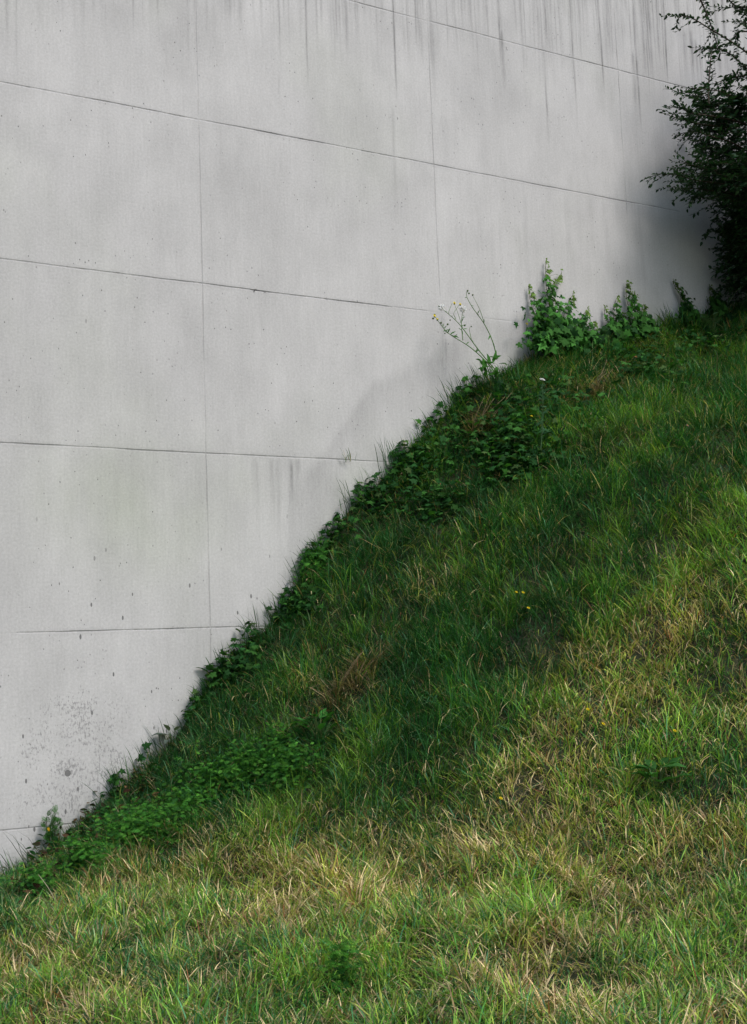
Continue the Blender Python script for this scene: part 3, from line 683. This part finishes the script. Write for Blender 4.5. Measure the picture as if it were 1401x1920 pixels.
# ------------------------------------------------------------------ overhanging shrub at the right
def shrub():
    base = wpt(5.3, .9, 0); sq, nq = sn_of(base); base = wpt(sq, nq, terrain(sq, nq) - .02)
    root = empty("shrub", base); tag(root, "dark small-leaved shrub leaning over the shaded right end of the wall", "shrub")
    R = np.random.default_rng(21); wood = MB(); fol = MB()
    bark = (.045, .035, .025)
    def curve(pts, k=14):
        pts = np.array(pts, float); n = len(pts); t = np.linspace(0, n - 1, k)
        out = np.stack([np.interp(t, np.arange(n), pts[:, i]) for i in range(3)], 1)
        for _ in range(2): out[1:-1] = (out[:-2] + 2 * out[1:-1] + out[2:]) / 4
        return out
    def leafy(path, step, L, tone=1.0):
        T_ = np.gradient(path, axis=0); ln = np.linalg.norm(np.diff(path, axis=0), axis=1).sum(); k = max(3, int(ln / step))
        t = np.linspace(0.05, 1, k) * (len(path) - 1); i0 = np.minimum(t.astype(int), len(path) - 2); f = (t - i0)[:, None]
        P = path[i0] * (1 - f) + path[i0 + 1] * f; D = T_[i0]; D = D / (np.linalg.norm(D, axis=1)[:, None] + 1e-9)
        sd = np.cross(D, UPV); sd /= np.linalg.norm(sd, axis=1)[:, None] + 1e-6; alt = np.where(np.arange(k) % 2, 1, -1)[:, None]
        DD = D * .6 + sd * alt * .9 + R.normal(0, .3, (k, 3)); Nn = UPV + R.normal(0, .4, (k, 3))
        C = np.array([[.020, .062, .024], [.034, .085, .030], [.014, .042, .018]])[R.integers(0, 3, k)] * R.uniform(.7, 1.3, k)[:, None] * tone
        fol.leaves(OVATE, P, DD, Nn, R.uniform(.6, 1.25, k) * L, C, None)
    # trunks
    stems = []
    for j in range(6):
        top = base + WD * R.uniform(-.9, 1.0) + ND * R.uniform(-.3, .6) + UPV * R.uniform(2.6, 3.6)
        p = curve([base + WD * R.normal(0, .1) + ND * R.normal(0, .1), (base + top) / 2 + R.normal(0, .15, 3), top]); stems.append(p)
    trunk = MB()
    for p in stems: trunk.tube(p, .045, .015, bark, 8)
    trunk.build("trunk", M_STEM, root, smooth=True)
    # arching boughs that show (photo pixels, distance n from the wall)
    B = [([(1430, 130), (1400, 96), (1362, 72), (1322, 48), (1290, 28), (1272, 30), (1268, 52)], .55), ([(1430, 150), (1400, 128), (1370, 100), (1340, 88), (1310, 93)], .6),
         ([(1300, -30), (1318, 8), (1333, 45), (1343, 78), (1352, 100)], .45), ([(1350, -20), (1375, 8), (1401, 20)], .6), ([(1430, 20), (1395, 12), (1355, 14)], .6),
         ([(1330, 200), (1328, 165), (1333, 110), (1336, 85)], .5), ([(1440, 150), (1400, 140), (1365, 148), (1335, 158)], .6), ([(1420, 60), (1385, 58), (1380, 70)], .6),
         ([(1440, 250), (1380, 225), (1320, 215), (1295, 212), (1278, 203), (1266, 192)], .55), ([(1430, 260), (1370, 240), (1310, 232), (1295, 228), (1278, 222)], .5), ([(1430, 300), (1370, 265), (1320, 252), (1298, 238)], .7),
         ([(1440, 370), (1390, 350), (1340, 342), (1300, 338), (1275, 328), (1240, 326)], .6), ([(1420, 360), (1360, 330), (1320, 315), (1285, 305)], .7), ([(1440, 380), (1390, 368), (1330, 356), (1290, 352)], .6),
         ([(1450, 200), (1400, 190), (1350, 170), (1300, 165)], .7), ([(1420, 240), (1360, 200), (1320, 190), (1296, 175)], .5), ([(1450, 410), (1400, 385), (1360, 370)], .7), ([(1450, 480), (1401, 455), (1385, 455)], .4)]
    for pts, n_ in B:
        p = curve([at_wall(x, y, n_ + .05 * i) for i, (x, y) in enumerate(pts[::-1])][::-1], 22); wood.tube(p, .010, .0025, bark, 5); leafy(p, .018, .052)
        ln = len(p)
        for q in range(5 if pts[-1][1] < 150 else 9):
            i = R.integers(3, ln); st = p[i]; d = (p[min(i + 1, ln - 1)] - p[i - 1]); d /= np.linalg.norm(d) + 1e-9
            e = st + d * R.uniform(.08, .2) + R.normal(0, .06, 3) - UPV * .03; tp = curve([st, (st + e) / 2 + R.normal(0, .01, 3), e], 7); wood.tube(tp, .003, .0012, bark, 4); leafy(tp, .016, .045)
    # dense clumps, the lowest added to darken the shaded corner (centre in photo pixels at distance n, radii in metres, sprays)
    CL = [(1385, 215, .6, .30, .4, .20, 110), (1415, 300, .7, .42, .5, .36, 200), (1350, 250, .55, .14, .3, .2, 40), (1385, 345, .7, .36, .5, .16, 130), (1415, 380, .5, .28, .35, .2, 90), (1435, 460, .45, .30, .4, .45, 300),
          (1440, 520, .4, .2, .3, .22, 90), (1425, 15, .6, .12, .3, .25, 24), (1440, 125, .6, .10, .3, .10, 14), (1330, 200, .5, .14, .25, .10, 24), (1318, 335, .6, .18, .25, .05, 18), (1400, 430, .35, .14, .25, .28, 90), (1412, 490, .3, .17, .25, .28, 200)]
    tot = [(at_wall(x, y, n_), (a_, b_, c_), k) for (x, y, n_, a_, b_, c_, k) in CL]
    # rest of the crown, right of the picture, unseen clumps added to shade the wall
    for (s_, n_, z_, a_, b_, c_, k) in [(5.6, 1.2, 5.6, .8, 1.0, .8, 420), (5.4, 1.5, 7.0, .7, 1.1, .8, 320), (6.4, 1.2, 6.4, .8, 1.1, 1.3, 300), (4.75, 1.25, 7.0, .45, .7, .5, 260), (4.15, 1.25, 6.2, .4, .5, .45, 240), (4.2, 1.15, 5.55, .4, .4, .4, 220), (4.55, .75, 4.95, .35, .4, .3, 140), (4.3, 1.6, 6.6, .45, .5, .4, 200), (4.0, .95, 5.2, .3, .3, .3, 120), (4.6, 2.2, 5.6, .6, .6, .5, 200), (4.6, 1.0, 6.1, .45, .5, .5, 240), (5.0, 1.8, 6.2, .6, .8, .8, 300), (4.75, .75, 5.35, .4, .5, .45, 200), (5.2, 2.6, 6.6, .8, .8, .8, 260), (6.0, 3.2, 7.0, 1.2, 1.3, 1.5, 420), (4.6, 3.0, 5.6, .7, .8, .8, 260), (3.95, 1.3, 6.0, .3, .4, .4, 160), (4.1, 1.0, 6.9, .3, .3, .4, 120), (3.8, 1.3, 6.45, .42, .4, .45, 260), (4.45, 1.3, 6.9, .45, .4, .45, 240), (4.0, .95, 5.9, .4, .3, .5, 260), (3.75, 1.5, 5.7, .35, .4, .5, 200), (4.5, 2.0, 7.2, .5, .5, .5, 200), (5.9, 2.0, 6.3, .7, .8, .9, 260), (5.9, .6, 4.6, .6, .6, .7, 220)]:
        tot.append((wpt(s_, n_, z_), (a_, b_, c_), k))
    for c, (a_, b_, c_), k in tot:
        for q in range(k):
            v = R.normal(0, 1, 3); v /= np.linalg.norm(v); v *= R.random() ** .45
            st = c + WD * v[0] * a_ + ND * v[1] * b_ + UPV * v[2] * c_
            if sn_of(st)[1] < .06: st = st + ND * (.08 - sn_of(st)[1])
            d = -WD * R.uniform(.2, 1) + ND * R.normal(.1, .5) + UPV * R.normal(.05, .35); d /= np.linalg.norm(d)
            e = st + d * R.uniform(.14, .32) - UPV * .03
            if sn_of(e)[1] < .05: e = e + ND * (.06 - sn_of(e)[1])
            tp = curve([st, (st + e) / 2 + UPV * .02, e], 6); wood.tube(tp, .0028, .0012, bark, 3); leafy(tp, .015, .05)
        i = R.integers(0, len(stems)); m_ = stems[i][9]; wood.tube(curve([m_, (m_ + c) / 2 + UPV * .15, c], 10), .014, .006, bark, 5)
    wood.build("branch", M_STEM, root); fol.build("foliage", M_DARK, root)
shrub()

# ------------------------------------------------------------------ weeds, flowers and tufts
def weed_stem(mb, p0, p1, bow, r0, r1, col, k=9):
    t = np.linspace(0, 1, k)[:, None]; p = p0 * (1 - t) + p1 * t + np.sin(t * np.pi) * bow; mb.tube(p, r0, r1, col, 5); return p
def bloom(mb, c, up, r, n, col, layers=1, wid=.5, R=rng):
    up = up / np.linalg.norm(up); a_ = np.cross(up, [.3, .9, .1]); a_ /= np.linalg.norm(a_); b_ = np.cross(up, a_)
    for l in range(layers):
        th = np.arange(n) / n * 2 * np.pi + l * .4; D = np.cos(th)[:, None] * a_ + np.sin(th)[:, None] * b_ + up * (.15 + .45 * l)
        mb.leaves(OVATE, np.repeat([c], n, 0), D, np.repeat([up], n, 0) + 1e-3, np.full(n, r * (1 - .25 * l)), np.array(col), np.full(n, r * wid * 2))
def ball(mb, c, r, col, k=7):
    V, F = [c + UPV * r], []
    for i in range(1, 5):
        ph = math.pi * i / 5
        for j in range(k): V.append(c + r * np.array([math.sin(ph) * math.cos(2 * math.pi * j / k), math.sin(ph) * math.sin(2 * math.pi * j / k), math.cos(ph)]))
    V.append(c - UPV * r)
    for j in range(k): F.append([0, 1 + j, 1 + (j + 1) % k]); F.append([1 + 3 * k + (j + 1) % k, 1 + 3 * k + j, len(V) - 1])
    for i in range(3):
        for j in range(k): F.append([1 + i * k + j, 1 + (i + 1) * k + j, 1 + (i + 1) * k + (j + 1) % k, 1 + i * k + (j + 1) % k])
    mb.add(V, F, col)

def sow_thistle():
    base = at_ground(940, 700); root = empty("flowering_weed", base)
    tag(root, "tall branching weed with yellow flowers and two white seed heads against the wall", "weed")
    n_ = .22; pt = lambda x, y, d=0: at_wall(x, y, n_ + d)
    st, lf, fl, cl, bd = MB(), MB(), MB(), MB(), MB(); g = (.08, .16, .045)
    R = np.random.default_rng(31)
    def poly(pts, r0, r1):
        P = np.array([pt(*q) for q in pts]); t = np.linspace(0, len(P) - 1, 16); Q = np.stack([np.interp(t, np.arange(len(P)), P[:, i]) for i in range(3)], 1)
        for _ in range(2): Q[1:-1] = (Q[:-2] + 2 * Q[1:-1] + Q[2:]) / 4
        st.tube(Q, r0 * 1.3, r1 * 1.35, g, 5); return Q
    A = poly([(938, 712), (915, 680), (880, 648), (838, 625), (815, 592)], .0042, .0015)
    Bp = poly([(935, 700), (900, 660), (870, 618), (855, 600), (828, 578)], .0038, .0015)
    Cc = poly([(932, 672), (925, 640), (908, 605), (888, 580), (874, 556), (876, 545)], .0038, .0013)
    D_ = poly([(868, 638), (865, 605), (868, 580)], .0025, .0013); E_ = poly([(855, 598), (850, 588), (862, 570)], .002, .001)
    F_ = poly([(908, 605), (900, 580), (886, 553)], .002, .001); G_ = poly([(855, 632), (835, 622), (828, 605)], .002, .001); H_ = poly([(885, 640), (880, 618), (882, 612)], .002, .001)
    I_ = poly([(855, 600), (840, 588), (848, 568)], .0018, .001); poly([(868, 616), (860, 590), (853, 572)], .0018, .001)
    for x, y in [(828, 576), (868, 579)]:
        c = pt(x, y, .01); cl = MB()
        k = 130; v = R.normal(0, 1, (k, 3)); v /= np.linalg.norm(v, axis=1)[:, None]
        cl.leaves(OVATE, np.repeat([c], k, 0), v, R.normal(0, 1, (k, 3)), np.full(k, .034), np.array([.95, .95, .95]), np.full(k, .016)); ball(cl, c, .012, (.6, .6, .57)); cl.build("seed_head", M_PETAL, root)
    for x, y, r in [(852, 568, .016), (863, 570, .014), (815, 592, .016), (820, 598, .012)]:
        c = pt(x, y, .02); fl = MB(); bloom(fl, c, ND + UPV * .6, r, 12, (.75, .62, .03), 2, .25); fl.build("flower", M_PETAL, root); bd = MB(); ball(bd, c - UPV * .008, .007, (.07, .12, .03)); bd.build("bud", M_STEM, root)
    for x, y in [(876, 545), (879, 550), (886, 553), (816, 590), (813, 597), (828, 605), (882, 612), (845, 600), (838, 608), (826, 575), (822, 574), (896, 590), (834, 625), (870, 610)]:
        bd = MB(); ball(bd, pt(x + R.normal(0, 1), y, .005), R.uniform(.005, .009), (.06, .10, .03)); bd.build("bud", M_STEM, root)
    k = 60
    for Q in (A, Bp, Cc, D_, G_):
        for i in range(2, 15, 2):
            L = .05 * (1 - i / 16) + .015; d = R.normal(0, .7, 3) + UPV * .3; d -= ND * min(0, d @ ND) * 1.5
            lf.leaves(OVATE, [Q[i]], [d], [ND + UPV * .5 + R.normal(0, .2, 3)], [L], np.array(I_M) * R.uniform(.8, 1.5), [L * .5])
    for i in range(26):
        c = pt(905 + R.uniform(-6, 35), 685 + R.uniform(-10, 22), R.uniform(-.05, .08)); d = R.normal(0, .6, 3) + UPV * .4
        lf.leaves(BROAD, [c], [d], [ND + UPV + R.normal(0, .3, 3)], [R.uniform(.05, .11)], np.array(I_M) * R.uniform(.7, 1.5), [.06])
    st.build("stem", M_STEM, root); lf.build("foliage", M_LEAF, root)
sow_thistle()

def broad_plant(px, py, n, L, label, cols, seed, name="broad_leaved_plant", erect=.5, group=None, hs=1.0):
    R = np.random.default_rng(seed); base = at_ground(px, py); root = empty(name, base); tag(root, label, "weed", group)
    st = MB()
    for i in range(n):
        lf = MB()
        az = i / n * 2 * math.pi + R.normal(0, .3); h = np.array([math.cos(az), math.sin(az), 0]); p = base + h * R.uniform(.01, .08) + UPV * R.uniform(.10, .24) * hs
        weed_stem(st, base, p, UPV * .01, .003, .002, (.06, .10, .03), 5); d = h * 1.0 + UPV * R.uniform(erect - .6, erect + .3)
        lf.leaves(BROAD, [p], [d], [UPV + h * -.2 + R.normal(0, .15, 3)], [L * R.uniform(.7, 1.2)], np.array(cols) * R.uniform(.75, 1.3), [L * R.uniform(.8, 1.1)]); lf.build("leaf", M_LEAF, root, smooth=True)
    st.build("stem", M_STEM, root)
GR = "broad-leaved weeds in the grass"
broad_plant(600, 1400, 16, .11, "broad-leaved weed with large smooth green leaves in the dark hollow of the lower bank", (.04, .15, .03), 41, group=GR, hs=.75)
broad_plant(1235, 1490, 18, .11, "broad-leaved weed with spreading dull leaves in the dark green patch at right", (.04, .13, .03), 42, group=GR, hs=.6)
broad_plant(322, 1408, 9, .10, "grey-green broad-leaved weed close to the wall on the lower bank", (.075, .10, .085), 43, group=GR, hs=.6)
broad_plant(1340, 640, 10, .10, "pale-leaved weed near the crest of the bank below the shrub", (.07, .13, .06), 44, group=GR)
broad_plant(400, 1262, 12, .10, "leafy dark weed hugging the wall beside the fourth joint", (.028, .08, .03), 45, group=GR, hs=.45)
broad_plant(205, 1470, 7, .09, "small upright leafy weed against the pitted foot of the wall", (.035, .085, .03), 46, group=GR, hs=.4)

def spindly(px, py, hx, hy, label, seed, flower, name="flowering_stalk"):
    R = np.random.default_rng(seed); base = at_ground(px, py); s_, n_ = sn_of(base)
    top = at_wall(hx, hy, n_); root = empty(name, base); tag(root, label, "weed")
    st, lf, fl = MB(), MB(), MB(); p = weed_stem(st, base, top, WD * .02, .004, .0015, (.05, .10, .04), 14)
    for i in range(1, 13):
        for q in range(3):
            d = R.normal(0, .8, 3) + UPV * .5; lf.leaves(FERN if i < 9 else OVATE, [p[i]], [d], [ND + UPV * .8], [.10 * (1 - i / 18)], np.array([.035, .095, .045]) * R.uniform(.7, 1.4), [.07 * (1 - i / 18)])
    bloom(fl, top, UPV + ND * .6, .026, 12, flower, 2, .3); ball(fl, top + UPV * .003, .008, flower)
    st.build("stem", M_STEM, root); lf.build("foliage", M_LEAF, root); fl.build("flower", M_PETAL, root)
spindly(1010, 880, 1017, 712, "tall feathery-leaved stalk topped by one white flower, on the upper bank", 51, (.75, .75, .72))
spindly(935, 745, 930, 699, "short stalk with a white flower at the foot of the branching yellow-flowered weed", 52, (.75, .75, .72))

def small_flower(px, py, label, i, col=(.80, .66, .03), cat="flower", r=.013):
    base = at_ground(px, py + 14); top = base + UPV * .17 + ND * .05; root = empty("yellow_flower" if col[2] < .3 else "pink_flower", base)
    tag(root, label, cat, "small flowers dotted in the grass"); st, fl = MB(), MB()
    weed_stem(st, base, top, WD * .01, .0018, .0012, (.05, .10, .03), 6); bloom(fl, top, UPV + ND * .8, r, 7, col, 2, .5); ball(fl, top + UPV * .002 + ND * .002, .005, (.7, .5, .02))
    st.build("stem", M_STEM, root); fl.build("petals", M_PETAL, root)
for i, (x, y, l) in enumerate([(962, 1148, "small yellow flower, left of a close pair in the middle of the bank"), (975, 1150, "small yellow flower, right of a close pair in the middle of the bank"),
        (985, 1185, "single small yellow flower just below the close pair in the middle of the bank"), (1124, 1407, "bright yellow flower on the lower bank, up and left of the dark green patch"),
        (1257, 1420, "yellow flower just above the broad-leaved weed in the dark green patch at right"), (932, 1546, "lone yellow flower in the drier grass below the middle of the bank"),
        (988, 607, "yellow flower at the left edge of the tallest ivy"), (992, 811, "orange-yellow flower in the ivy of the upper bank, beside the white-flowered stalk"),
        (1095, 1378, "faint yellow flower slightly up and left of the bright yellow one on the lower bank")]):
    if y == 607:
        base = at_ground(990, 668); top = at_wall(988, 607, .12); root = empty("yellow_flower", base); tag(root, l, "flower", "small flowers dotted in the grass"); st, fl = MB(), MB()
        weed_stem(st, base, top, -WD * .03, .002, .0012, (.05, .10, .03), 8); bloom(fl, top, UPV * .4 + ND, .015, 9, (.8, .66, .03), 2, .4); st.build("stem", M_STEM, root); fl.build("petals", M_PETAL, root)
    else: small_flower(x, y, l, i)
small_flower(1187, 697, "small pink flower in the grass of the upper bank below the single-strand ivy", 20, (.45, .16, .22))
small_flower(1283, 833, "small mauve flower in the long grass right of centre on the upper bank", 21, (.40, .2, .35))

def tuft(name, base, n, Lr, spread, cols, label, cat, seed, heading=None, hs=.5, curl=(.2, 1.2), w=(.003, .006)):
    R = np.random.default_rng(seed); mb = MB(); P = base + R.normal(0, spread, (n, 3)) * np.array([1, 1, .1]); P += ND * np.maximum(0, .015 - sn_of(P)[1])[:, None]
    az = R.uniform(0, 2 * np.pi, n) if heading is None else heading + R.normal(0, hs, n)
    nd = np.cos(az) * ND[0] + np.sin(az) * ND[1]; az = np.where(nd < 0, az * 0 + math.atan2((-WD + .3 * ND)[1], (-WD + .3 * ND)[0]) + R.normal(0, .25, n), az)
    C = np.array(cols)[R.integers(0, len(cols), n)] * R.uniform(.7, 1.3, n)[:, None]
    blades(P, R.uniform(*Lr, n), R.uniform(*w, n), az, np.abs(R.normal(.15, .15, n)), R.uniform(*curl, n), R.uniform(.9, 2.2, n), C, C, mb)
    o = mb.build(name, M_GRASS, None, base); tag(o, label, cat, "grass tufts standing out against the wall"); return o
LEFT = math.atan2((-WD + .15 * ND)[1], (-WD + .15 * ND)[0])
tuft("grass_tuft", at_wall(652, 866, .02), 12, (.05, .13), .02, [YEL * .9, STR2, G_M], "thin straw-coloured tuft growing out of the wall joint left of the bank", "grass tuft", 61, None)
for i, (x, y, n_, L_, l) in enumerate([(735, 868, 26, .26, "spiky dark grass tuft where the third joint from the ground meets the bank"), (660, 950, 24, .30, "long thin-bladed grass tuft on the bank edge below the straw tuft in the joint"),
        (570, 1075, 20, .26, "grass tuft leaning left above the bright feathery patch on the bank edge"), (487, 1195, 26, .30, "upright grass tuft on the bank edge beside the long vertical joint"),
        (410, 1240, 12, .18, "low grass tuft just above the leafy dark weed by the wall"), (215, 1485, 14, .28, "thin upright grass tuft at the pitted foot of the wall"),
        (838, 768, 8, .26, "sparse grass tuft with one tall blade below the branching weed"), (300, 1390, 14, .22, "short grass tuft beside the grey-green broad-leaved weed")]):
    tuft("grass_tuft", at_wall(x, y + 8, .04), n_, (.3 * L_, L_), .05, [G_D, G_M * .8, G_B], l, "grass tuft", 62 + i, LEFT, .5, (.0, .9))
tuft("grass_tuft", at_ground(75, 1650), 9, (.25, .5), .05, [np.array([.03, .045, .025]), G_D], "few long dark arching blades before the wall at the lower left corner", "grass tuft", 80, LEFT, .35, (.3, 1.3), (.004, .007))

def stalks():
    b_ = at_ground(112, 1722); t_ = at_wall(72, 1640, sn_of(b_)[1] - .1); mb = MB(); weed_stem(mb, b_, t_, WD * .02, .003, .0015, (.30, .27, .19), 8)
    o = mb.build("dry_stalk", M_STEM, None, b_); tag(o, "long pale dry stalk leaning left in front of the dead leaves at lower left", "stalk")
stalks()

def dead_clump(px, py, label, seed, N=220, wide=.09):
    b_ = at_ground(px, py); root = empty("dead_grass_clump", b_); tag(root, label, "dead grass", "clumps of withered grass in the bank")
    R = np.random.default_rng(seed); mb = MB(); P = b_ + (WD * R.normal(0, wide, (N, 1)) + ND * R.normal(0, .05, (N, 1))); s_, n_ = sn_of(P); P = wpt(s_, np.maximum(n_, .03), terrain(s_, np.maximum(n_, .03)) + .04)
    C = np.array([STR * .6, STR2 * .5, STR * .35])[R.integers(0, 3, N)] * R.uniform(.6, 1.2, N)[:, None]
    blades(P, R.uniform(.08, .22, N), R.uniform(.003, .006, N), R.normal(LEFT, .9, N), R.uniform(.5, 1.5, N), R.uniform(.2, 1.2, N), R.uniform(.8, 2.4, N), C, C, mb)
    mb.build("withered_blades", M_GRASS, root); st = MB()
    for q in range(6):
        a0 = b_ + WD * R.uniform(-.1, .05) + UPV * .06; weed_stem(st, a0, a0 + WD * R.uniform(.08, .25) + UPV * R.uniform(.14, .28) + ND * .04, UPV * .01, .0025, .0015, (.16, .12, .07), 6)
    st.build("stalk", M_STEM, root)
dead_clump(905, 815, "clump of withered pinkish-brown grass nearest the wall on the upper bank", 91)
dead_clump(1118, 752, "thin withered grass clump beneath the mid-sized ivy, near the crest", 92, 240, .12)
dead_clump(655, 1305, "broad matted clump of withered grass above the large-leaved weed in the hollow", 93, 420, .16)

def wall_foot_weed():
    b_ = at_ground(98, 1590); root = empty("wall_foot_weed", b_); tag(root, "small weed with a yellow leaf against the wall foot at lower left", "weed")
    R = np.random.default_rng(95); st, lf, yl = MB(), MB(), MB(); n_ = .08
    for (x, y) in [(88, 1530), (104, 1525), (96, 1545), (112, 1540)]:
        t_ = at_wall(x, y, n_); p = weed_stem(st, b_, t_, -WD * .02, .003, .0015, (.07, .06, .03), 8)
        for i in range(3, 8):
            for q in range(3): lf.leaves(FERN, [p[i]], [R.normal(0, .7, 3) + UPV * .3 + ND * .4], [ND + UPV * .6], [.05], np.array(I_M) * R.uniform(.6, 1.4), [.05])
    lf.build("foliage", M_LEAF, root); yl.leaves(BROAD, [at_wall(90, 1551, .12)], [-UPV + WD * .3], [ND], [.03], np.array([.55, .32, .02]), [.03]); o = yl.build("leaf", M_LEAF, root); o["label"] = "yellow leaf"; st.build("stem", M_STEM, root)
wall_foot_weed()
